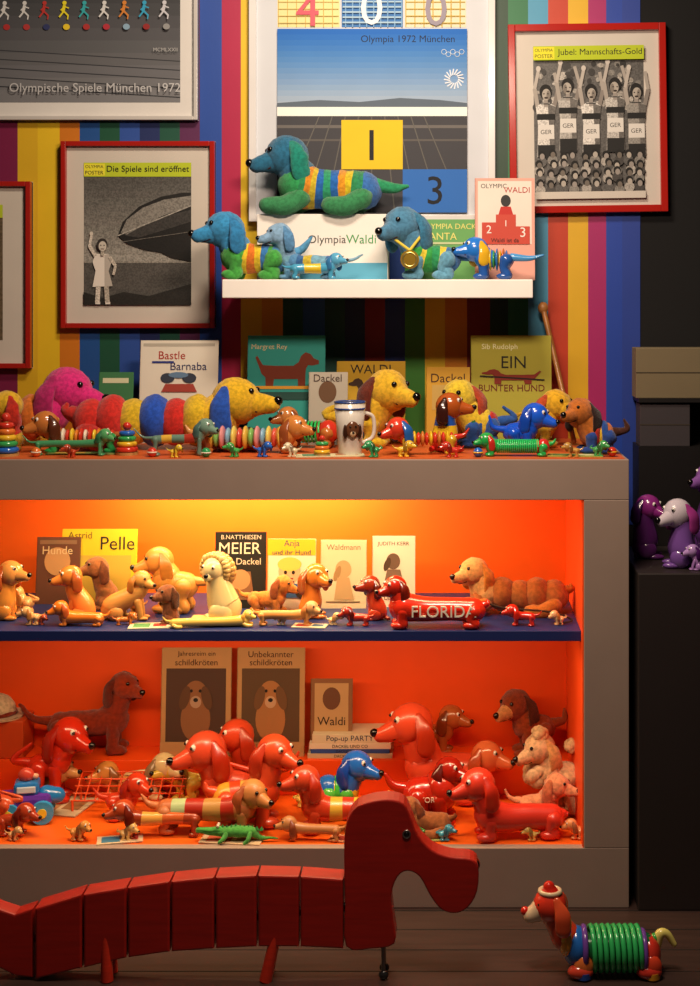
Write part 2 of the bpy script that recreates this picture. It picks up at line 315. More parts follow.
book('book',35,78,538,.4,ZS,'#6a4030',[('rect',38,541,75,545,'#8a6850'),('ell',56,562,13,14,'#c89868'),('text',56,551,30,'#e0c8a0','Hunde')])
book('book',60,135,530,.42,ZS,'#e0c020',[('text',116,544,34,'#181818','Pelle',14),('text',78,536,24,'#706018','Astrid'),('rect',64,556,130,600,'#c8a840')])
book('book',214,265,533,.34,ZS,'#141414',[('text',240,538,40,'#e8e0d0','B.NATTHIESEN',5),('text',239,549,42,'#f0e8d8','MEIER',12),('text',240,562,40,'#e8e0d0','der Dackel',8),('poly',[(230,572),(250,572),(254,600),(226,600)],'#8a6040'),('ell',240,580,10,10,'#c89868')])
book('book',267,315,540,.32,ZS,'#f0e8d0',[('rect',267,540,315,556,'#e8c828'),('text',291,545,36,'#20306a','Anja',8),('ell',289,572,11,12,'#e8b890'),('ell',289,565,12,7,'#e8d060'),('ell',285,573,1.6,2,'#201810'),('ell',293,573,1.6,2,'#201810'),('line',285,579,293,579,1.2,'#a03020'),('poly',[(276,598),(280,584),(298,584),(302,598)],'#4070b0'),('ell',302,592,7,7,'#302418'),('text',291,553,40,'#20306a','und ihr Hund',5)])
book('book',320,366,541,.34,ZS,'#e8dcb8',[('text',343,548,34,'#806848','Waldmann'),('ell',343,570,8,9,'#c8a878'),('ell',337,574,3,8,'#a88858',20),('poly',[(334,600),(337,578),(349,578),(354,600)],'#c8a878'),('line',326,602,360,602,1,'#806848')])
book('book',372,415,537,.36,ZS,'#f0e8d8',[('text',393,545,32,'#402020','JUDITH KERR'),('ell',393,562,7,8,'#705848'),('ell',387,565,3,7,'#503828',20),('poly',[(382,592),(387,570),(400,570),(406,592)],'#806858'),('text',393,598,28,'#802820','Lumpi',7)])
def dogprint(cx,cy,s,c): return [('ell',cx,cy+s*1.3,s*.75,s*1.1,c),('ell',cx,cy,s*.55,s*.6,c),('ell',cx-s*.55,cy+s*.25,s*.25,s*.6,mixc(c,'#000000',.35),15),('ell',cx+s*.55,cy+s*.25,s*.25,s*.6,mixc(c,'#000000',.35),-15),('ell',cx,cy+s*.45,s*.28,s*.3,mixc(c,'#ffffff',.3)),('ell',cx,cy+s*.35,s*.12,s*.1,'#100808'),('ell',cx-s*.22,cy-s*.1,s*.07,s*.08,'#100808'),('ell',cx+s*.22,cy-s*.1,s*.07,s*.08,'#100808')]
book('calendar_print',160,230,650,.47,ZR,'#b88c5c',[('rect',165,670,225,742,'#4a3024'),('text',195,656,52,'#402010','Jahresreim ein',6),('text',195,664,52,'#402010','schildkröten',6)]+dogprint(195,694,20,'#8a5a38')+[('rect',160,742,230,760,'#b88c5c')],tilt=5)
book('calendar_print',236,304,650,.47,ZR,'#b88c5c',[('rect',241,670,299,742,'#5a4028'),('text',270,656,50,'#402010','Unbekannter',6),('text',270,664,50,'#402010','schildkröten',6)]+dogprint(270,694,20,'#a87040')+[('rect',236,742,304,760,'#b88c5c')],tilt=5)
book('book',310,352,681,.47,ZR,'#8a5a38',[('rect',314,685,348,740,'#c09868'),('ell',331,700,9,11,'#6a4028'),('text',331,722,28,'#301808','Waldi')])
m=M(); Yp=.445; zz=0
for k,(c,w,h) in enumerate((('#c8b898',.27,.016),('#3050a0',.25,.014),('#e8d8c0',.26,.018),('#e0d0b0',.24,.028))):
    m.box((-w/2,0,zz),(w/2,.12,zz+h),(c,'paper'),.001)
    if k==3: m.text('Pop-up PARTY',0,zz+h/2,w*.8,-.001,('#20305a','paper'),hmax=h*.8)
    else: m.text('DACKEL UND CO',0,zz+h/2,w*.6,-.001,('#181010','paper'),hmax=h*.55)
    zz+=h
m.build('book_stack',(wx(350,Yp),Yp,ZR))
def sheet(name,px,b,zs,w,d,c,items,yaw):
    Y=yb(b,zs); m=M(); m.box((-w/2,-d/2,0),(w/2,d/2,.003),(c,'paper'))
    m.box((-w*.4,-d*.35,.003),(w*.0,d*.35,.0036),(items[0],'paper')); m.box((w*.08,-d*.2,.003),(w*.4,d*.3,.0036),(items[1],'paper')); m.build(name,(wx(px,Y),Y,zs+.0005),(0,0,math.radians(yaw)))
sheet('leaflet',330,456,ZT,.2,.07,'#d8d4a8',('#60906a','#c08050'),8)
sheet('leaflet',575,456,ZT,.16,.06,'#a8b050',('#608040','#d8d8a0'),-5)
sheet('leaflet',85,454,ZT,.22,.05,'#8a9a50',('#c8a040','#406030'),3)
sheet('open_booklet',62,806,ZF,.17,.16,'#dcc8a0',('#b88858','#a87848'),-12)
sheet('leaflet',420,838,ZF,.14,.07,'#a8b060',('#608040','#d8d8a0'),10)
sheet('leaflet',232,840,ZF,.18,.07,'#d8b890',('#c86040','#a07848'),-6)
sheet('leaflet',120,840,ZF,.13,.06,'#e0c8a0',('#4080a0','#c84030'),12)
sheet('leaflet',350,842,ZF,.12,.05,'#d8a070',('#a03020','#e8d8b0'),-14)
sheet('leaflet',150,637,ZS,.12,.07,'#d8d0b0',('#60a060','#c04030'),5)
sheet('leaflet',310,637,ZS,.1,.05,'#e8d8b0',('#c04030','#6080a0'),-8)
# ------------------------------------------------ dogs
YR=random.Random(11)
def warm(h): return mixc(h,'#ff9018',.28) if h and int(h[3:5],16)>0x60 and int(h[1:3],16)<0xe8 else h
def dog(name,l,r,t,b,zs,face='R',c='#c03010',head=None,ear=None,leg=None,bands=None,tailc=None,sn=None,kind='gloss',style='tube',pose='stand',hr=.25,br=.18,lg=.2,tl=.35,tu=.45,yaw=0,hy=30,Y=None,nose='#0a0808',eyes=True,extra=None,pitch=0,paws=None):
    if Y is None: Y=yb(b,zs)
    if not extra: yaw+=YR.uniform(-8,8); hy+=YR.uniform(-14,14)
    pitch+=YR.uniform(-8,6)
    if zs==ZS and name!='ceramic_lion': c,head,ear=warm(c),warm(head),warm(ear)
    W=(r-l)*(Y+D)/F; H=wz(t,Y)-zs; K=lambda x:(x,kind)
    head=head or c; ear=ear or head; leg=leg or c; tailc=tailc or c; sn=sn or head; paws=paws or leg
    m=M(); R=hr*H; sg=-1 if face=='R' else 1; B=br*H
    if pose=='stand':
        hx=W/2-1.85*R; hz=H-R*1.05; fx=hx-.7*R; rx=-W/2+tl*H+B*.6; bz=lg*H+B
        if rx>fx-B: rx=fx-B*1.2
        if style=='tube':
            bd=[K(q) for q in bands] if bands else None
            m.tube([(rx,0,bz-.02*H),(rx*.7+fx*.3,0,bz),(rx*.3+fx*.7,0,bz),(fx,0,bz+.04*H)],[B*.92,B*.88,B*.95,B*1.12],K(c),seg=20,bands=bd,n=10)
        elif style=='lumps':
            n=len(bands); st=(fx-rx)/(n-1)
            for i,cc in enumerate(bands): m.ell((rx+st*i,0,bz*(1.03 if i%2 else .97)),(max(st*.85,B*.5),B*(1.06 if i%2 else .96),B*(1.06 if i%2 else .96)),K(cc),seg=22,rings=14)
        elif style=='spring':
            for q,cc in((rx,bands[1]),(fx,bands[2])): m.ell((q,0,bz),(B*.95,B,B*1.05),K(cc))
            m.ring((rx+B*.8,0,bz),B*.8,B*.13,K(bands[1])); m.ring((fx-B*.8,0,bz),B*.8,B*.13,K(bands[2]))
            Ln=fx-rx-B*1.4; m.helix(rx+B*.7,fx-B*.7,bz,bz,B*.9,B*.11,max(4,int(Ln/(B*.27))),K(bands[0]))
            m.tube([(rx,0,bz),(fx,0,bz)],[B*.55,B*.55],K(mixc(bands[0],'#000000',.5)))
        elif style=='beads':
            n=max(len(bands),int((fx-rx)/(B*.5)))
            for i in range(n+1):
                q=rx+(fx-rx)*i/n; m.ell((q,0,bz),((fx-rx)/n*.56,B*(1.0 if i%2 else .84),B*(1.0 if i%2 else .84)),K(bands[i%len(bands)]))
        m.tube([(fx-.1*R,0,bz+.1*B),(fx+.25*R,0,(bz+hz)/2),(hx-.05*R,0,hz-.15*R)],[B*1.0,(B+R*.75)/2,R*.72],K(head if style!='tube' or bands else c))
        for q,fr in((rx,0),(fx,1)):
            for sd in(-1,1):
                y=sd*B*.62; ft=max(.0001,.28*B+.06*H*.5)
                if lg<.08:
                    m.tube([(q,y*1.2,bz*.6),(q+B*.7,y*1.5,ft),(q+B*1.5,y*1.5,ft)],[B*.5,ft*1.2,ft],K(leg))
                else:
                    dx=0 if fr else -.12*lg*H
                    m.tube([(q,y,bz-.1*B),(q+dx+(.05*B if fr else B*.25),y*1.05,bz*.55),(q+dx,y*1.1,ft)],[B*(.55 if fr else .62),B*.42,ft],K(leg))
                    m.ell((q+dx+ft*.8,y*1.1,ft*.75),(ft*1.6,ft*1.05,ft*.75),K(paws))
        if tl>0: m.tube([(rx-B*.5,0,bz+.2*B),(rx-B*.8-tl*H*.45,0,bz+B*.5*tu*2),(-W/2+.02*H,0,bz+(B+tl*H)*tu)],[B*.38,B*.25,B*.1],K(tailc),seg=10)
    else:
        hx=W/2-1.85*R; hx=max(hx,-.05*W); hz=H-R*1.02; bx=-W*.14; Bz=max(B,.16*H)
        bd=[K(q) for q in bands] if bands else None
        m.tube([(bx-.04*W,0,Bz*1.0),(bx+.02*W,0,H*.3),(hx-.3*R,0,(hz+.2*H)/1.75),(hx-.1*R,0,hz-.1*R)],[Bz*1.05,Bz*1.1,Bz*.85,R*.68],K(c),seg=18,bands=bd)
        for sd in(-1,1):
            m.ell((bx+.04*W,sd*Bz*.75,Bz*.8),(Bz*.85,Bz*.5,Bz*.8),K(leg)); m.ell((bx+Bz*.9,sd*Bz*.85,Bz*.24),(Bz*.7,Bz*.32,Bz*.24),K(paws))
            m.tube([(hx-.35*R,sd*Bz*.45,H*.38),(hx-.1*R,sd*Bz*.5,H*.2),(hx,sd*Bz*.5,Bz*.25)],[Bz*.42,Bz*.3,Bz*.26],K(leg)); m.ell((hx+Bz*.25,sd*Bz*.5,Bz*.2),(Bz*.5,Bz*.32,Bz*.2),K(paws))
        if tl>0: m.tube([(bx-Bz*.6,0,Bz*.6),(-W/2+Bz*.3,sg*Bz*.5,Bz*.25),(-W/2+Bz*.2,sg*Bz,Bz*.5)],[Bz*.3,Bz*.2,Bz*.1],K(tailc),seg=10)
    lion=name=='ceramic_lion'
    m.xf=Matrix.Translation((hx,0,hz))@Matrix.Rotation(sg*math.radians(hy),4,'Z')@Matrix.Rotation(math.radians(pitch),4,'Y')
    m.ell((0,0,0),(R*1.05,R*.92,R),K(head))
    e=.62 if lion else 1.
    m.tube([(R*.25,0,-.08*R),(R*.95*e,0,-.25*R),(R*1.5*e,0,-.36*R)],[R*.74,R*.5,R*.34],K(sn),sq=(.92,1))
    m.ell((R*1.8*e,0,-.22*R),R*.2,(nose,'gloss'))
    if lion:
        for k in range(22):
            a=k*math.pi/11; m.ell((-R*.1,R*1.08*math.cos(a),R*1.05*math.sin(a)),(R*.4,R*.3,R*.3),K('#d8b470'),seg=10,rings=7); m.ell((-R*.5,R*1.2*math.cos(a+.15),R*1.1*math.sin(a+.15)-R*.15),(R*.45,R*.34,R*.34),K('#c89c58'),seg=10,rings=7)
    for sd in(-1,1):
        if lion: m.ell((R*.1,sd*.7*R,R*.85),(R*.16,R*.28,R*.28),K(ear),seg=10,rings=8)
        else: m.tube([(-.15*R,sd*.75*R,.5*R),(-.35*R,sd*1.12*R,-.1*R),(-.4*R,sd*1.15*R,-.85*R)],[R*.22,R*.42,R*.46],K(ear),sq=(.32,1))
        if kind in('plush','wood'): m.ell((R*.84,sd*.42*R,.34*R),R*.13,('#080606','gloss'),seg=10,rings=8)
        else:
            m.ell((R*.76,sd*.42*R,.38*R),(R*.14,R*.15,R*.18),('#f4efe6','gloss'),seg=10,rings=8); m.ell((R*.87,sd*.45*R,.38*R),R*.09,('#080606','gloss'),seg=10,rings=8)
    if not lion: m.tube([(R*.9,-.34*R,-.52*R),(R*1.25,0,-.66*R),(R*.9,.34*R,-.52*R)],[R*.05]*3,('#3a0c08','matte'),seg=6)
    m.xf=Matrix.Identity(4)
    if extra:
        if face=='L': m.xf=Matrix.Rotation(math.pi,4,'Z')
        extra(m,dict(W=W,H=H,B=B,R=R,hx=hx*(-1 if face=='L' else 1),hz=hz,bz=lg*H+B))
        m.xf=Matrix.Identity(4)
    return m.build(name,(wx((l+r)/2,Y),Y,zs),(0,0,math.radians(yaw)+(math.pi if face=='L' else 0)))
GN='#3d9048'
def medal(m,d):
    x=d['hx']+d['R']*.35; z=d['bz']-.004; m.cyl((x,-d['B']*1.62,z),(x,-d['B']*1.5,z),.029,.029,('#e0b848','metal'))
    m.ring((x,-d['B']*1.62,z),.021,.0025,('#f0e090','metal'),'y')
    for sx in(-.9,.5): m.tube([(x+d['R']*sx,-d['B']*.9,z+d['B']*1.5),(x,-d['B']*1.52,z+.028)],[.005,.005],('#d8c040','paper'),seg=6)
m=M(); Yb=.43; a,b_=wx(257,Yb),wx(388,Yb); hb=wz(214,Yb)-ZW
m.box((a,0,0),(b_,.1,hb),('#f2ece4','paper'),.002)
m.text('Olympia',wx(327,Yb),hb*.6,.12,-.001,('#50504c','paper')); m.text('Waldi',wx(361,Yb),hb*.62,.095,-.001,('#3a9a58','paper')); m.box((wx(300,Yb),-.0012,.002),(b_-.002,0,hb*.26),('#58a8c8','paper'))
m.build('toy_box',(0,Yb,ZW))
ZB=ZW+hb
dog('plush_dachshund',248,408,134,214,ZB,'L',c=GN,head='#2a6c90',ear='#1c8474',leg='#3a8a58',tailc='#2f9a68',bands=['#3a70b8','#2f8a60','#2f8a58','#d8c028','#e09828','#2868b8','#2f9a70','#2868b8','#d0b830','#d88c28','#2f8a58','#2f9a58'],kind='plush',Y=.48,hr=.26,br=.26,lg=.06,tl=.4,tu=.05,hy=15)
dog('plush_dachshund',190,312,210,278,ZW,'L',c=GN,head='#3890c8',ear='#3080b8',leg='#48a848',tailc='#58a0d0',bands=['#4888c0','#48a848','#3878b8','#e8c830','#e07828','#e8c830','#48a848','#48a848'],kind='plush',Y=.36,hr=.27,br=.23,lg=.08,tl=.4,hy=25)
dog('plush_dachshund',256,364,222,278,ZW,'L',c='#8ab8d0',head='#88b0d4',ear='#5a90c0',leg='#68a0c8',kind='plush',Y=.34,bands=['#3a68a8','#7ab0cc','#7ab0cc','#d8c040','#3868a0','#5890c0','#7ab0cc'],hr=.22,br=.14,lg=.16,tl=.5,tu=.2)
dog('plush_dachshund',366,482,205,278,ZW,'L',c='#38a04a',head='#4c84a8',ear='#38789c',leg='#6aa8c8',tailc='#3878a8',bands=['#3878b8','#e8d040','#2f9a60','#38a04a','#e8d040','#38a04a'],kind='plush',Y=.36,hr=.27,br=.2,lg=.08,hy=50,tu=.1,extra=medal)
dog('wooden_dachshund',452,544,236,278,ZW,'L',c='#2878c8',head='#2878d8',ear='#e0b028',leg='#2858a8',tailc='#4898d8',bands=['#2878c8','#d87028','#e8c028','#2878c8','#48a048','#e8c028','#2878c8'],style='beads',kind='gloss',Y=.34,hr=.29,br=.26,lg=.2,tl=.7,tu=.1)
dog('toy_dachshund',282,350,252,278,ZW,'R',c='#48a0c8',head='#58a8d0',ear='#3878b0',bands=['#48a0c8','#e0c030','#48a0c8'],Y=.3,hr=.28,br=.2,lg=.2,tu=.2)
book('book',418,515,219,.5,ZW,'#6aa860',[('text',466,226,90,'#e8e080','OLYMPIA DACKEL-POLKA',6),('text',440,236,40,'#e8e080','TANTA',7),('rect',420,242,513,244,'#c8d0a0')],tilt=4)
book('souvenir_card',475,535,177,.44,ZW,'#e8a898',[('rect',478,180,532,244,'#e8dcd0'),('text',494,185,26,'#303030','OLYMPIC',6),('text',517,189,26,'#b02820','WALDI',8),('ell',506,200,5,6,'#303030'),('poly',[(498,216),(501,206),(511,206),(514,216)],'#c03028'),('poly',[(482,244),(482,222),(496,222),(496,214),(516,214),(516,226),(530,226),(530,244)],'#c84838'),('text',489,229,5,'#f0e8e0','2'),('text',506,223,4,'#f0e8e0','1',6),('text',523,232,5,'#f0e8e0','3'),('text',505,240,40,'#202020','Waldi ist da',4)],tilt=5)
# cabinet-top toys
dog('plush_dachshund',-50,112,366,445,ZT,'R',c='#e8c028',head='#e83088',ear='#c02870',leg='#e8c028',bands=['#2a9a50','#c83028','#e8c028','#e07828','#e8c028'],style='lumps',kind='plush',Y=.37,hr=.31,br=.27,lg=.08,tl=.2,hy=12)
dog('plush_dachshund',66,280,376,445,ZT,'R',c='#e8c028',head='#f0c028',ear='#2858c0',leg='#c83028',tailc='#c83028',bands=['#d83028','#d83028','#e8c028','#2858c8','#d83028','#e8c028','#2858c8'],style='lumps',kind='plush',Y=.27,hr=.33,br=.34,lg=.04,tl=.15,hy=20)
dog('plush_dachshund',-14,24,390,445,ZT,'L',c='#e8b828',head='#e8b828',ear='#c83020',bands=['#e8b828','#c83020','#e8b828'],pose='sit',kind='plush',Y=.2,hr=.25)
dog('plush_dachshund',345,428,368,445,ZT,'R',c='#e0b828',head='#f0c030',ear='#6a2818',bands=['#2858b8','#d03028','#2858b8','#e0b828'],style='lumps',kind='plush',Y=.32,hr=.28,br=.22,lg=.1,hy=50)
dog('plush_dachshund',424,505,378,445,ZT,'L',c='#3060b0',head='#f0d038',ear='#c04828',bands=['#c83028','#e8c838','#3060b0','#2a7a48'],style='lumps',kind='plush',Y=.32,hr=.28,br=.22,lg=.1,hy=50)
dog('wooden_dachshund',22,132,410,454,ZT,'L',c='#b86838',head='#c87838',ear='#5a2c18',leg='#2a9a50',bands=['#d83a28','#f0e8d0','#d83a28','#e88830','#f0d038'],style='beads',kind='gloss',hr=.3,br=.2,lg=.18,Y=.16)
dog('metal_dachshund',22,118,428,457,ZT,'R',c='#4a9a68',head='#5aa868',ear='#3a7a50',kind='gloss',hr=.25,br=.14,lg=.3,Y=.08,tl=.5)
dog('metal_dachshund',134,222,418,457,ZT,'R',c='#688878',head='#7a9a88',ear='#50706a',kind='gloss',hr=.24,br=.13,lg=.32,Y=.08,tl=.5,bands=['#688878','#e0b040','#688878','#b03828','#688878'])
dog('wooden_dachshund',184,318,414,452,ZT,'R',c='#d89858',head='#d88840',ear='#9a5028',leg='#b87038',bands=['#e05848','#f0c050','#88c868','#e89898','#88b8d8','#f0d868'],style='beads',kind='gloss',hr=.32,br=.3,lg=.1,Y=.16)
dog('spring_dachshund',268,350,406,452,ZT,'L',c='#c87838',head='#c88040',ear='#8a4a28',bands=['#2ac860','#d83828','#c87838'],style='spring',kind='gloss',hr=.25,br=.27,lg=.12,Y=.3)
dog('wooden_dachshund',376,470,416,455,ZT,'L',c='#d83828',head='#e04028',ear='#2a62b0',leg='#d8b030',bands=['#d83828','#f0c828','#d83828','#d88838'],style='beads',kind='gloss',hr=.3,br=.2,lg=.22,Y=.1)
dog('toy_dachshund',427,475,392,452,ZT,'R',c='#d83028',head='#b85820',ear='#3a1810',bands=['#d83028','#f0c828','#2858b8','#b85820'],pose='sit',hr=.23,br=.2,Y=.19)
dog('glass_dachshund',488,560,402,452,ZT,'R',c='#1858e0',head='#2060e8',ear='#1848b8',pose='stand',hr=.27,br=.22,lg=.18,Y=.19,tl=.5)
dog('spring_dachshund',472,556,432,459,ZT,'L',c='#2ab858',head='#2ab050',ear='#c83028',bands=['#30d870','#d83028','#2aa850'],style='spring',kind='gloss',hr=.32,br=.3,lg=.12,Y=.07)
dog('plush_dachshund',552,626,397,455,ZT,'L',c='#4a2418',head='#c87028',ear='#2a1410',leg='#2a4a98',bands=['#d87028','#2850a0','#f0c030','#c83020','#4a2418'],style='lumps',kind='plush',hr=.27,br=.24,lg=.08,Y=.14,hy=50)
dog('plush_dachshund',520,585,388,445,ZT,'R',c='#d8a828',head='#f0b828',ear='#c85028',bands=['#d03028','#e8b828','#2858b8'],style='lumps',kind='plush',hr=.27,br=.22,lg=.1,Y=.33)
for (l,r,t,c,f,yy) in((222,244,442,'#4ab058','L',.045),(252,276,441,'#3068c8','R',.045),(392,418,440,'#f0c030','R',.045),(438,464,441,'#d83828','L',.04),(560,584,442,'#c89848','L',.045),(280,302,442,'#e8d8b0','L',.045),(592,612,440,'#48a858','R',.05),(360,380,440,'#38a060','L',.04),(166,186,444,'#f0c838','R',.035),(60,80,444,'#c84828','L',.035)):
    dog('miniature_dachshund',l,r,t,457,ZT,f,c=c,ear=mixc(c,'#200000',.4),Y=yy,hr=.28,br=.2,lg=.25)
def stacker(px,Y,s,cols):
    m=M(); m.cyl((0,0,0),(0,0,.008),.03*s,.03*s,('#c89858','wood')); z=.008; 
    for i,c in enumerate(cols):
        r=(.027-.0028*i)*s; h=.0075*s; m.ring((0,0,z+h),r-h*.6,h,(c,'gloss'),'z'); z+=2*h*.95
    m.cyl((0,0,0),(0,0,z+.004),.006*s,.006*s,('#c89858','wood')); m.ell((0,0,z+.012*s),.011*s,('#d83828','gloss')); m.build('stacking_rings',(wx(px,Y),Y,ZT))
stacker(127,.11,1.1,['#d83828','#f0c030','#3aa858','#2868c8']); stacker(6,.08,1.25,['#2868c8','#3aa858','#f0c030','#e87830','#d83828']); stacker(322,.07,.8,['#f0c030','#e87830','#3aa858'])
for px,Y,c,q in((152,.05,'#d83828','#f0e8d0'),(478,.045,'#2868c8','#f0c030'),(36,.05,'#e87830','#f0e8d0'),(612,.06,'#d83828','#f0c030'),(206,.04,'#2a9a58','#f0e8d0')):
    m=M(); m.ell((0,0,.014),.014,(c,'gloss')); m.ring((0,0,.014),.0135,.0022,(q,'gloss'),'z'); m.build('toy_ball',(wx(px,Y),Y,ZT))
m=M(); p0=Vector((wx(574,.38),.38,ZT+.012)); p1=P(543,308,.55); m.tube([p0,p0.lerp(p1,.5),p1],[.008,.0085,.009],('#b87838','wood')); m.ell(p1,(.017,.017,.02),('#c88848','wood')); m.build('walking_stick')
m=M(); Ym=.1; hm=wz(402,Ym)-ZT; rm=.046
n=28; prof=[(0,0),(rm*.72,0),(rm*.75,.004),(rm*.86,hm*.5),(rm,hm),(rm*.93,hm),(rm*.8,hm*.5),(rm*.68,.01),(0,.01)]
v=[];f=[];ms=[]
for r_,z_ in prof:
    for j in range(n): a=2*math.pi*j/n; v.append((r_*math.cos(a),r_*math.sin(a),z_))
for i in range(len(prof)-1):
    for j in range(n): f.append([i*n+j,i*n+(j+1)%n,(i+1)*n+(j+1)%n,(i+1)*n+j]); ms.append(('#e0d8cc','gloss'))
m.add(v,f,ms); m.ring((0,0,hm),rm*.965,.003,('#2a4a90','gloss'),'z'); m.ring((0,0,hm*.88),rm*.955,.003,('#2a4a90','gloss'),'z')
m.tube([(rm*.9,0,hm*.8),(rm*1.5,0,hm*.7),(rm*1.5,0,hm*.35),(rm*.78,0,hm*.22)],[.006]*4,('#e0d8cc','gloss'))
m.ell((0,-rm*.86,hm*.5),(.02,.008,.025),('#6a4028','gloss')); m.ell((0,-rm*.95,hm*.42),(.009,.008,.009),('#d8b890','gloss'));m.ell((0,-rm*1.1,hm*.45),.004,('#080808','gloss'))
for sd in(-1,1): m.ell((sd*.021,-rm*.82,hm*.46),(.007,.006,.022),('#3a2014','gloss')); m.ell((sd*.008,-rm*1.02,hm*.56),.003,('#080808','gloss'))
m.build('mug',(wx(350,Ym),Ym,ZT),(0,0,math.radians(15)))
# upper interior shelf toys
W1='#d8a868'; W2='#b07840'
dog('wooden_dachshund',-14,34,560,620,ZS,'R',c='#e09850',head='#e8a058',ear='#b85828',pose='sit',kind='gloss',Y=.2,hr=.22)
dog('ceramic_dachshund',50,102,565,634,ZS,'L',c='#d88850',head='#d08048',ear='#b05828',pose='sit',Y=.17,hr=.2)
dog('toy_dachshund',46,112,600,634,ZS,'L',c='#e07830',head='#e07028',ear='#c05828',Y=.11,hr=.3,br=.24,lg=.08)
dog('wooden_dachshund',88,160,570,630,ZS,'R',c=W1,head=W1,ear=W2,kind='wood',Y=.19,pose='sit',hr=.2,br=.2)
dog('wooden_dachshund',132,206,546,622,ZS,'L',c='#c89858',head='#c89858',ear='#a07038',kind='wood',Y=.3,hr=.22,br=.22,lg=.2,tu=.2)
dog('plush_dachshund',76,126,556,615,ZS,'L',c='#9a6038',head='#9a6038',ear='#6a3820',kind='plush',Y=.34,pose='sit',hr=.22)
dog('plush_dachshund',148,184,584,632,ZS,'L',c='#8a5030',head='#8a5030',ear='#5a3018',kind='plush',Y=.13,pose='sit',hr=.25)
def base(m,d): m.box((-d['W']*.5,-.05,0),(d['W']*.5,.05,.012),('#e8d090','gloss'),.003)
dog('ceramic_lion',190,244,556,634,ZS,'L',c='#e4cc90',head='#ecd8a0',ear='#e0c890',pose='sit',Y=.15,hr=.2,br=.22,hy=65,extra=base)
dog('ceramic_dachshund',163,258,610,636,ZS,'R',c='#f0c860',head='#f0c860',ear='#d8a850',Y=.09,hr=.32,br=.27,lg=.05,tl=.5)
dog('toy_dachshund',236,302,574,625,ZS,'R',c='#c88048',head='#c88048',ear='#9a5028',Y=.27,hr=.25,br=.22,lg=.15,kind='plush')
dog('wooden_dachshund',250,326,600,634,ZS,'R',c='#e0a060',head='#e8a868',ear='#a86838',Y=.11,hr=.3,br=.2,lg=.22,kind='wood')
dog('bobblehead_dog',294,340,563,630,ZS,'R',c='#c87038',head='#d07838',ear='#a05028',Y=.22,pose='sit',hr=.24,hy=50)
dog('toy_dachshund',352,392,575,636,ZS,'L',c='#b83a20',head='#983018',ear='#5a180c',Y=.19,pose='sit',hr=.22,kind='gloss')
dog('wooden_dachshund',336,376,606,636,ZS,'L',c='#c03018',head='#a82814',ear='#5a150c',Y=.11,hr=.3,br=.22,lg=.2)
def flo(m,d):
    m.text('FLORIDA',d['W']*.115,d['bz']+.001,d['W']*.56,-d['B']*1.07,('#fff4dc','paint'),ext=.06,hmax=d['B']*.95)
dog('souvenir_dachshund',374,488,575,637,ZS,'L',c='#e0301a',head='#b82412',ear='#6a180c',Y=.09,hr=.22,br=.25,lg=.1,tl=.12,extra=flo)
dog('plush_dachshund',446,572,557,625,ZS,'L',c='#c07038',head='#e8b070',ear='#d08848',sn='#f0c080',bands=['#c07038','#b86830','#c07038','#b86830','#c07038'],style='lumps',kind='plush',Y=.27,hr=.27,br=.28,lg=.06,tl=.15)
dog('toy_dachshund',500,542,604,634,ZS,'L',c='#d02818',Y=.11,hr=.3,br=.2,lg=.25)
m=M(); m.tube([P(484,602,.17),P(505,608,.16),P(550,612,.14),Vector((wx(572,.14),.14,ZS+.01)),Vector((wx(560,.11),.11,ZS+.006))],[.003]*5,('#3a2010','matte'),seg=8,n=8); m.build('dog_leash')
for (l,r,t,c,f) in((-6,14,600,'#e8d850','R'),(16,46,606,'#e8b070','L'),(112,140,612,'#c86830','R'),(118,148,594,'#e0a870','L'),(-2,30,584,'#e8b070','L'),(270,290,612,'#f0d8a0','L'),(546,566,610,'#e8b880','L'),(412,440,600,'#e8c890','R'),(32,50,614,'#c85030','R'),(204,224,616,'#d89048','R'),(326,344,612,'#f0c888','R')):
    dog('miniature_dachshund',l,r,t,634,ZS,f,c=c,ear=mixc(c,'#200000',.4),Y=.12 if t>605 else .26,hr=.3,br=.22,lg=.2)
# lower compartment toys
dog('plush_dachshund',20,150,672,760,ZR,'R',c='#8a2c14',head='#983214',ear='#6a1e0c',kind='plush',Y=.5,hr=.18,br=.17,lg=.2,tl=.4)
m=M(); m.cyl((0,0,0),(0,0,.006),.085,.085,('#c8a888','plush'),28); m.ell((0,0,.02),(.055,.055,.05),('#d8c0a0','plush')); m.ring((0,0,.012),.055,.006,('#8a2818','plush'),'z'); m.build('straw_hat',(wx(-2,.5),.5,ZR+.12))
m=M(); m.box((-.1,-.06,0),(.1,.06,.12),('#c84818','paint'),.004); m.build('display_block',(wx(-2,.5),.5,ZR))
m=M(); m.box((-.09,-.04,.03),(.07,.04,.085),('#6a3ab0','gloss'),.014); m.box((-.04,-.035,.08),(.035,.035,.12),('#3080d0','gloss'),.012); m.box((-.03,-.037,.09),(.025,.037,.11),('#d8e8f0','gloss'),.003); m.tube([(.055,0,.07),(.085,0,.068)],[.03,.024],('#2888d8','gloss'))
for x in(-.055,.045):
    for y in(-.045,.045): m.cyl((x,y-.01,.034),(x,y+.01,.034),.034,.034,('#38a8e0','gloss')); m.cyl((x,y-.013,.034),(x,y+.013,.034),.014,.014,('#e8d838','gloss'))
m.ell((-.005,0,.135),(.024,.02,.022),('#d85040','gloss')); m.ell((.02,0,.13),(.012,.01,.009),('#e8b090','gloss'))
m.build('toy_car',(wx(28,.22),.22,ZF),(0,0,.2))
dog('toy_dachshund',30,104,716,775,ZF,'R',c='#d83018',ear='#a82010',Y=.38,hr=.22,br=.16,lg=.27,tl=.4)
m=M()
for i in range(11): m.cyl((-.16+i*.032,-.05,.035),(-.16+i*.032,.05,.09),.0026,.0026,('#f05828','gloss'),8)
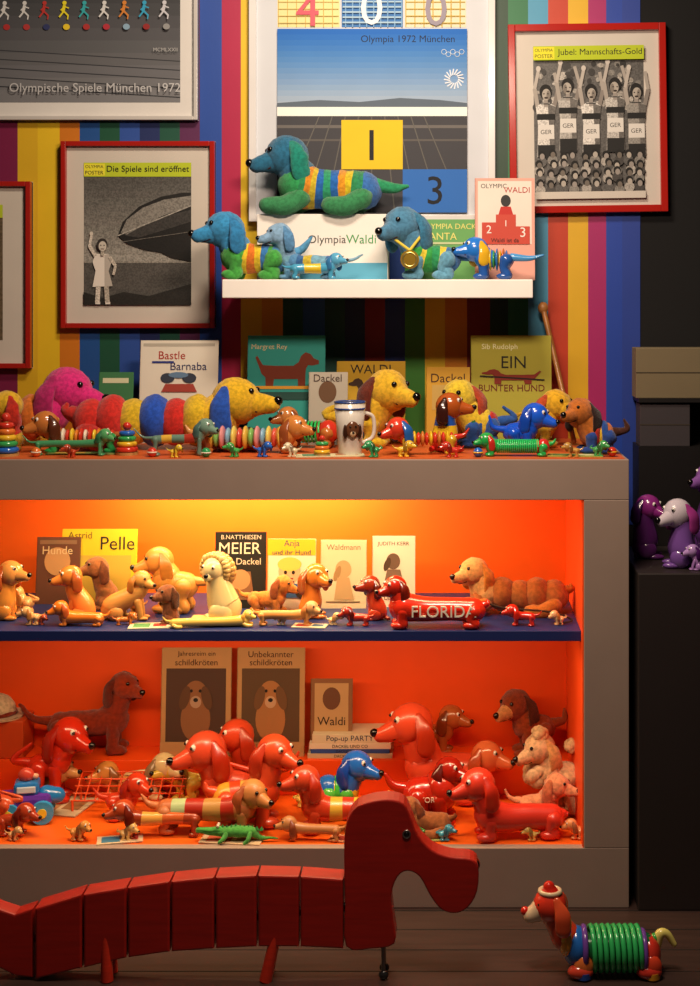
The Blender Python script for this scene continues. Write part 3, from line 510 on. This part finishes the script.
for i in range(5): m.cyl((-.17,-.05+i*.025,.035+i*.01375),(.17,-.05+i*.025,.035+i*.01375),.0026,.0026,('#f05828','gloss'),8)
for x in(-.165,.165):
    for y in(-.05,.05): m.cyl((x,y,0),(x,y,.035 if y<0 else .09),.004,.004,('#f05828','gloss'),8)
m.build('wire_rack',(wx(130,.33),.33,ZF))
dog('vinyl_dachshund',168,232,730,792,ZF,'L',c='#e05030',ear='#b83014',kind='vinyl',Y=.26,hr=.24,br=.2,lg=.15)
dog('vinyl_dachshund',206,300,718,785,ZF,'L',c='#e04c28',head='#e04c28',ear='#b83418',kind='vinyl',Y=.37,hr=.2,br=.17,lg=.18,bands=['#e04420','#e8b030','#e04420','#e04420'])
dog('vinyl_dachshund',204,308,734,795,ZF,'R',c='#e05028',ear='#b83418',kind='vinyl',Y=.18,hr=.2,br=.18,lg=.15,bands=['#e8a030','#e0481f','#e8b050','#e0481f','#e0481f'],tl=.15)
dog('wooden_dachshund',140,280,778,812,ZF,'R',c='#e08850',head='#e89850',ear='#b85828',bands=['#d87840','#c8e0a0','#c83018','#d8a050','#c83018','#d87840'],Y=.12,hr=.27,br=.22,lg=.2,kind='wood')
dog('toy_dachshund',92,160,772,812,ZF,'R',c='#d84020',ear='#a82410',Y=.22,hr=.26,br=.19,lg=.22)
dog('wooden_dachshund',104,212,798,834,ZF,'L',c='#a84020',head='#c85028',ear='#7a2410',bands=['#a84020','#d86830','#f0b050','#a84020'],Y=.09,hr=.28,br=.18,lg=.28,kind='gloss')
dog('toy_dachshund',-12,44,802,832,ZF,'R',c='#b84020',ear='#701c0c',Y=.1,hr=.3,br=.2,lg=.25)
dog('toy_dachshund',-40,0,776,812,ZF,'L',c='#d85830',ear='#902814',Y=.18,hr=.28,br=.2,lg=.25)
# toy crocodile
m=M(); Yc=.05; Wc=(276-198)*(Yc+D)/F; G1=('#58b850','plush')
m.tube([(-Wc/2,0,.03),(-Wc*.28,0,.026),(0,0,.03),(Wc*.2,0,.028),(Wc*.3,0,.012),(Wc*.5,0,.008)],[.008,.013,.02,.016,.009,.003],G1,sq=(1,.8))
m.tube([(-Wc*.22,0,.034),(-Wc*.5,0,.034)],[.013,.008],G1,sq=(1,.6))
for i in range(10): m.cyl((-Wc*.18+i*Wc*.055,0,.04-.0012*abs(i-3)),(-Wc*.18+i*Wc*.055,0,.054-.0018*abs(i-3)),.006,.0005,('#2f8a38','plush'),6)
for x in(-.14,.17):
    for sd in(-1,1): m.tube([(x*Wc,sd*.014,.026),(x*Wc-.006,sd*.026,.012),(x*Wc-.014,sd*.028,.006)],[.008,.006,.005],G1,seg=8)
for sd in(-1,1): m.ell((-Wc*.24,sd*.008,.047),.005,('#f0e8d0','gloss'),seg=8,rings=6); m.ell((-Wc*.245,sd*.010,.048),.0025,('#080808','gloss'),seg=8,rings=6)
m.build('toy_crocodile',(wx(237,Yc),Yc,ZF))
dog('wooden_dachshund',274,348,816,840,ZF,'L',c='#d89050',head='#e09858',ear='#9a4a24',Y=.06,hr=.33,br=.22,lg=.25,kind='wood')
dog('vinyl_dachshund',278,390,764,832,ZF,'L',c='#e04c28',head='#e04c28',ear='#c03418',bands=['#e8c838','#e04420','#f0c040','#e04420','#e04420'],kind='vinyl',Y=.13,hr=.22,br=.19,lg=.14,tl=.35,tailc='#e8d060')
dog('spring_dachshund',308,386,750,800,ZF,'R',c='#2878d8',head='#2870d8',ear='#1848b0',leg='#58c848',bands=['#48d048','#2878d8','#e8c838'],style='spring',Y=.25,hr=.24,br=.22,lg=.18,tailc='#e8c838')
dog('vinyl_dachshund',372,498,701,775,ZF,'L',c='#e85030',head='#e85230',ear='#c03818',kind='vinyl',Y=.37,hr=.21,br=.19,lg=.12,tl=.15,hy=15)
def ny(m,d): m.text('NEW YORK',-d['W']*.1,d['bz'],d['W']*.42,-d['B']*1.08,('#fff0d0','paint'),ext=.06,hmax=d['B']*.8)
dog('souvenir_dachshund',384,476,756,800,ZF,'R',c='#c02814',head='#a82010',ear='#5a120a',Y=.2,hr=.22,br=.28,lg=.16,extra=ny)
dog('plush_dachshund',388,456,796,822,ZF,'L',c='#b06838',head='#b87040',ear='#8a4420',kind='plush',Y=.1,hr=.3,br=.28,lg=.05,tl=.2)
dog('vinyl_dachshund',446,568,766,842,ZF,'L',c='#e83c28',head='#e8402a',ear='#d03018',kind='vinyl',Y=.08,hr=.24,br=.2,lg=.08,tl=.1,tu=.1,hy=20)
dog('toy_dachshund',418,474,704,750,ZR,'R',c='#b86030',ear='#803818',Y=.5,hr=.25,br=.2,lg=.2)
dog('plush_dachshund',486,566,688,752,ZR,'L',c='#a04420',head='#903a1c',ear='#5a2210',sn='#e09c60',kind='plush',Y=.48,hr=.24,br=.2,lg=.22)
def pood(m,d):
    for x,z,r in((d['hx'],d['hz']+d['R']*.9,.6),(d['W']*.4,d['bz']+d['H']*.35,.45),(-d['W']*.12,d['bz'],1.),(-d['W']*.16,.03,.5),(d['W']*.24,.03,.5),(d['W']*.24,d['bz'],.8)):
        for k in range(12):
            a=k*2.4; e=(k/12*2-1); q=math.sqrt(1-e*e); m.ell((x+.02*r*q*math.cos(a),.025*r*q*math.sin(a)*1.4,z+.02*r*e),.018*r+.006,('#ecc898','plush'),seg=8,rings=6)
dog('plush_poodle',510,578,732,795,ZF,'L',c='#ecc090',head='#ecc090',ear='#e0a868',kind='plush',Y=.28,hr=.2,br=.18,lg=.3,extra=pood)
dog('toy_dachshund',504,580,772,822,ZF,'R',c='#f0a070',ear='#c87048',Y=.19,hr=.25,br=.2,lg=.18,kind='plush')
dog('toy_dachshund',470,516,740,790,ZF,'R',c='#e87848',ear='#c05028',Y=.36,hr=.25,br=.2,lg=.2)
for (l,r,t,b,c,f) in((232,262,806,826,'#e8b060','R'),(330,352,800,815,'#f0e8c0','L'),(560,582,818,838,'#f0a060','L'),(86,104,760,790,'#e8a050','L'),(150,172,756,785,'#e8c850','L'),(4,26,826,842,'#e8b070','R'),(300,318,788,806,'#f0d060','R'),(64,96,820,840,'#e8a050','R'),(118,142,822,840,'#f0c070','R'),(440,458,824,840,'#48a8c0','R'),(60,84,756,780,'#f0b870','R'),(170,190,752,780,'#f0d8a0','R'),(520,540,826,842,'#e8c060','L'),(400,420,822,840,'#58b050','L')):
    dog('miniature_dachshund',l,r,t,b,ZF,f,c=c,ear=mixc(c,'#200000',.4),hr=.3,br=.22,lg=.2)
# ------------------------------------------------ right side pedestal & boxes
m=M(); m.box((wx(638,-.02),-.02,0),(wx(860,-.02),.42,.96),('#2a2220','paint'),.004); m.build('display_pedestal')
m=M(); m.box((wx(638,.46),.44,0),(wx(800,.46),.59,wz(446,.46)),('#100c0c','paint')); m.box((wx(638,.46),.44,wz(402,.46)),(wx(800,.46),.59,wz(398,.46)),('#100c0c','paint')); m.box((wx(720,.46),.46,wz(446,.46)),(wx(724,.46),.59,wz(400,.46)),('#100c0c','paint')); m.build('shelf_unit')
def carton(l,r,t,zb,Y,c):
    m=M(); m.box((wx(l,Y),Y,zb),(wx(r,Y),Y+.1,wz(t,Y)),(c,'paper'),.002); m.box((wx(l,Y),Y-.001,(zb+wz(t,Y))/2),(wx(r,Y),Y+.0,(zb+wz(t,Y))/2+.003),('#3a3020','paper')); m.build('cardboard_box')
carton(636,715,348,wz(398,.46),.45,'#7a6c50'); carton(640,690,404,wz(446,.46),.45,'#3c363a')
dog('bobblehead_dog',632,668,494,565,.96,'R',c='#5a2468',head='#8a2a80',ear='#3a1450',pose='sit',Y=.22,hr=.2)
dog('bobblehead_dog',650,700,498,570,.96,'L',c='#7a50a0',head='#d8ccd8',ear='#a03888',pose='sit',Y=.08,hr=.22)
dog('bobblehead_dog',680,712,544,585,.96,'L',c='#b080c8',head='#b890d0',ear='#4a1860',pose='sit',Y=.03,hr=.26)
dog('toy_dachshund',692,725,462,560,.96,'L',c='#6a3a88',head='#8a58a8',ear='#3a1450',pose='sit',Y=.28,hr=.16)
# ------------------------------------------------ giant wooden pull dachshund
m=M(); Yd=-.4; cx=wx(220,Yd); X=lambda p:wx(p,Yd)-cx; Z=lambda p:wz(p,Yd)
RD=('#bc2014','wood'); th=.034
bx=[38,86,130,173,217,259,301,345]; tp=[903,889,882,876,872,870,871,874]; bt=[973,962,952,946,943,941,941,943]
for i in range(7):
    g=1.0; m.prism([(X(bx[i]+g),Z(bt[i])),(X(bx[i+1]-g),Z(bt[i+1])),(X(bx[i+1]-g),Z(tp[i+1])),(X(bx[i]+g),Z(tp[i]))],-th,th,RD,.005)
m.cyl((X(30),0,Z(938)),(X(350),0,Z(906)),.012,.012,('#3a120c','wood'))
m.prism([(X(36),Z(973)),(X(36),Z(904)),(X(18),Z(910)),(X(0),Z(904)),(X(-28),Z(888)),(X(-50),Z(860)),(X(-66),Z(835)),(X(-74),Z(838)),(X(-66),Z(868)),(X(-50),Z(900)),(X(-25),Z(940)),(X(0),Z(962)),(X(18),Z(971))],-th*.8,th*.8,RD,.005)
m.prism([(X(a),Z(b)) for a,b in[(347,941),(346,900),(345,860),(346,825),(354,805),(368,798),(388,795),(404,799),(411,812),(418,830),(432,845),(450,852),(470,854),(478,862),(477,886),(468,902),(455,908),(441,904),(430,890),(420,872),(408,866),(398,872),(392,890),(394,915),(395,938),(372,943)]],-th,th,RD,.004,smooth=3)
for y in(-th-.001,th+.001):
    m.ring((X(407),y,Z(829)),.009,.0022,('#b8b0a8','metal'),'y'); m.ell((X(407),y,Z(829)),(.006,.004,.006),('#101010','gloss'))
m.ell((X(476),0,Z(864)),(.011,.022,.014),('#1a0a08','gloss'))
for px,dx in((108,2),(277,-10)):
    for y in(-.02,.028): m.cyl((X(px),y,Z(928)),(X(px+dx),y-.01,.001),.013,.016,('#e0341a','wood'))
for y in(-.02,.02): m.cyl((X(383),y,Z(935)),(X(384),y,.012),.005,.005,('#8a8a8a','metal')); m.ell((X(384),y,.012),(.013,.01,.012),('#282828','gloss'))
m.build('wooden_pull_dachshund',(cx,Yd,0))
# ------------------------------------------------ spring toy dog right foreground
m=M(); Yd=-.38; cx=wx(600,Yd); X=lambda p:wx(p,Yd)-cx; Z=lambda p:wz(p,Yd); s=(Yd+D)/F
G=lambda c:(c,'gloss')
bz=Z(948)
m.helix(X(590),X(642),bz,bz,21*s,2.6*s,9,G('#38c068')); m.tube([(X(585),0,bz),(X(645),0,bz)],[15*s,15*s],G('#1a6a38'))
m.ell((X(576),0,Z(946)),(14*s,19*s,20*s),G('#2870c8')); m.ell((X(566),0,Z(938)),(9*s,18*s,17*s),G('#f0a830')); m.ell((X(649),0,Z(953)),(12*s,18*s,19*s),G('#d83828')); m.ring((X(584),0,Z(947)),19*s,3*s,G('#7848a8'),'x'); m.ring((X(643),0,Z(951)),19*s,3*s,G('#7848a8'),'x')
m.tube([(X(565),0,Z(935)),(X(557),0,Z(922)),(X(551),0,Z(912))],[15*s,12*s,12*s],G('#e04828'))
m.ell((X(550),0,Z(905)),(17*s,16*s,17*s),G('#e83c24')); m.tube([(X(546),0,Z(906)),(X(537),0,Z(912)),(X(531),0,Z(915))],[13*s,10*s,8*s],G('#f0d0a8')); m.ell((X(525),0,Z(911)),4.5*s,G('#d82818'))
m.tube([(X(550),0,Z(892)),(X(549),0,Z(887))],[9*s,6*s],G('#d82818')); m.ring((X(550),0,Z(891)),10*s,2.4*s,G('#e8d0a8'),'z')
for sd in(-1,1):
    m.ell((X(541),sd*8*s,Z(901)),3.4*s,G('#f4f0e8')); m.ell((X(539),sd*9*s,Z(901)),2*s,G('#080808'))
    m.tube([(X(556),sd*14*s,Z(896)),(X(561),sd*19*s,Z(908)),(X(562),sd*19*s,Z(922))],[4*s,8*s,8*s],G('#e85830'),sq=(.4,1))
    for q,c1,c2,c3 in((582,'#e87838','#2858b8','#e04830'),(650,'#e84828','#f0a830','#d83828')):
        m.ell((X(q),sd*15*s,Z(960)),(10*s,6*s,12*s),G(c1)); m.cyl((X(q),sd*15*s,Z(970)),(X(q),sd*15*s,Z(964)),8*s,8*s,G(c2)); m.ell((X(q-3),sd*15*s,.019),(13*s,8*s,.019),G(c3))
m.tube([(X(656),0,Z(946)),(X(660),0,Z(934)),(X(667),0,Z(934)),(X(674),0,Z(944))],[5*s,5*s,4*s,3*s],G('#f0e078')); m.ell((X(655),0,Z(938)),5*s,G('#48b048'))
m.ring((X(563),0,Z(929)),14*s,3*s,G('#e8c838'),'x')
m.build('spring_dachshund',(cx,Yd,0))
# ------------------------------------------------ lights
def area(name,loc,tgt,sx,sy,p,col):
    l=bpy.data.lights.new(name,'AREA'); l.shape='RECTANGLE'; l.size=sx; l.size_y=sy; l.energy=p; l.color=col
    o=bpy.data.objects.new(name,l); o.location=loc; o.rotation_euler=(Vector(tgt)-Vector(loc)).to_track_quat('-Z','Y').to_euler(); bpy.context.scene.collection.objects.link(o)
xm=wx(255,.2)
area('cabinet_lamp',(xm,.07,1.235),(xm,.24,ZS),1.4,.05,11,(1,.72,.36))
area('cabinet_lamp.001',(wx(250,.4),.4,1.237),(wx(250,.4),.5,ZS),.8,.05,12,(1,.8,.34))
area('shelf_lamp',(xm,.07,ZS-.035),(xm,.22,ZF),1.7,.04,7,(1,.62,.32))
area('ceiling_lamp',(-.25,-.75,3.3),(-.1,.5,1.75),.5,.2,31,(1,.83,.64))
area('ceiling_lamp.001',(0,-1.1,2.7),(-.15,-.0,.9),.5,.2,27,(1,.76,.58))
w=bpy.data.worlds.new('World'); bpy.context.scene.world=w; w.use_nodes=True; w.node_tree.nodes['Background'].inputs[0].default_value=(.06,.05,.05,1); w.node_tree.nodes['Background'].inputs[1].default_value=.4
bpy.context.scene.view_settings.view_transform='Standard'
cam=bpy.data.cameras.new('Camera'); cam.sensor_fit='VERTICAL'; cam.sensor_height=24; cam.sensor_width=24; cam.lens=24*F/986; cam.shift_x=-(VX-350)/986; cam.shift_y=-(493-VY)/986
o=bpy.data.objects.new('Camera',cam); o.location=(0,-D,ZC); o.rotation_euler=(math.pi/2,0,0); bpy.context.scene.collection.objects.link(o); bpy.context.scene.camera=o
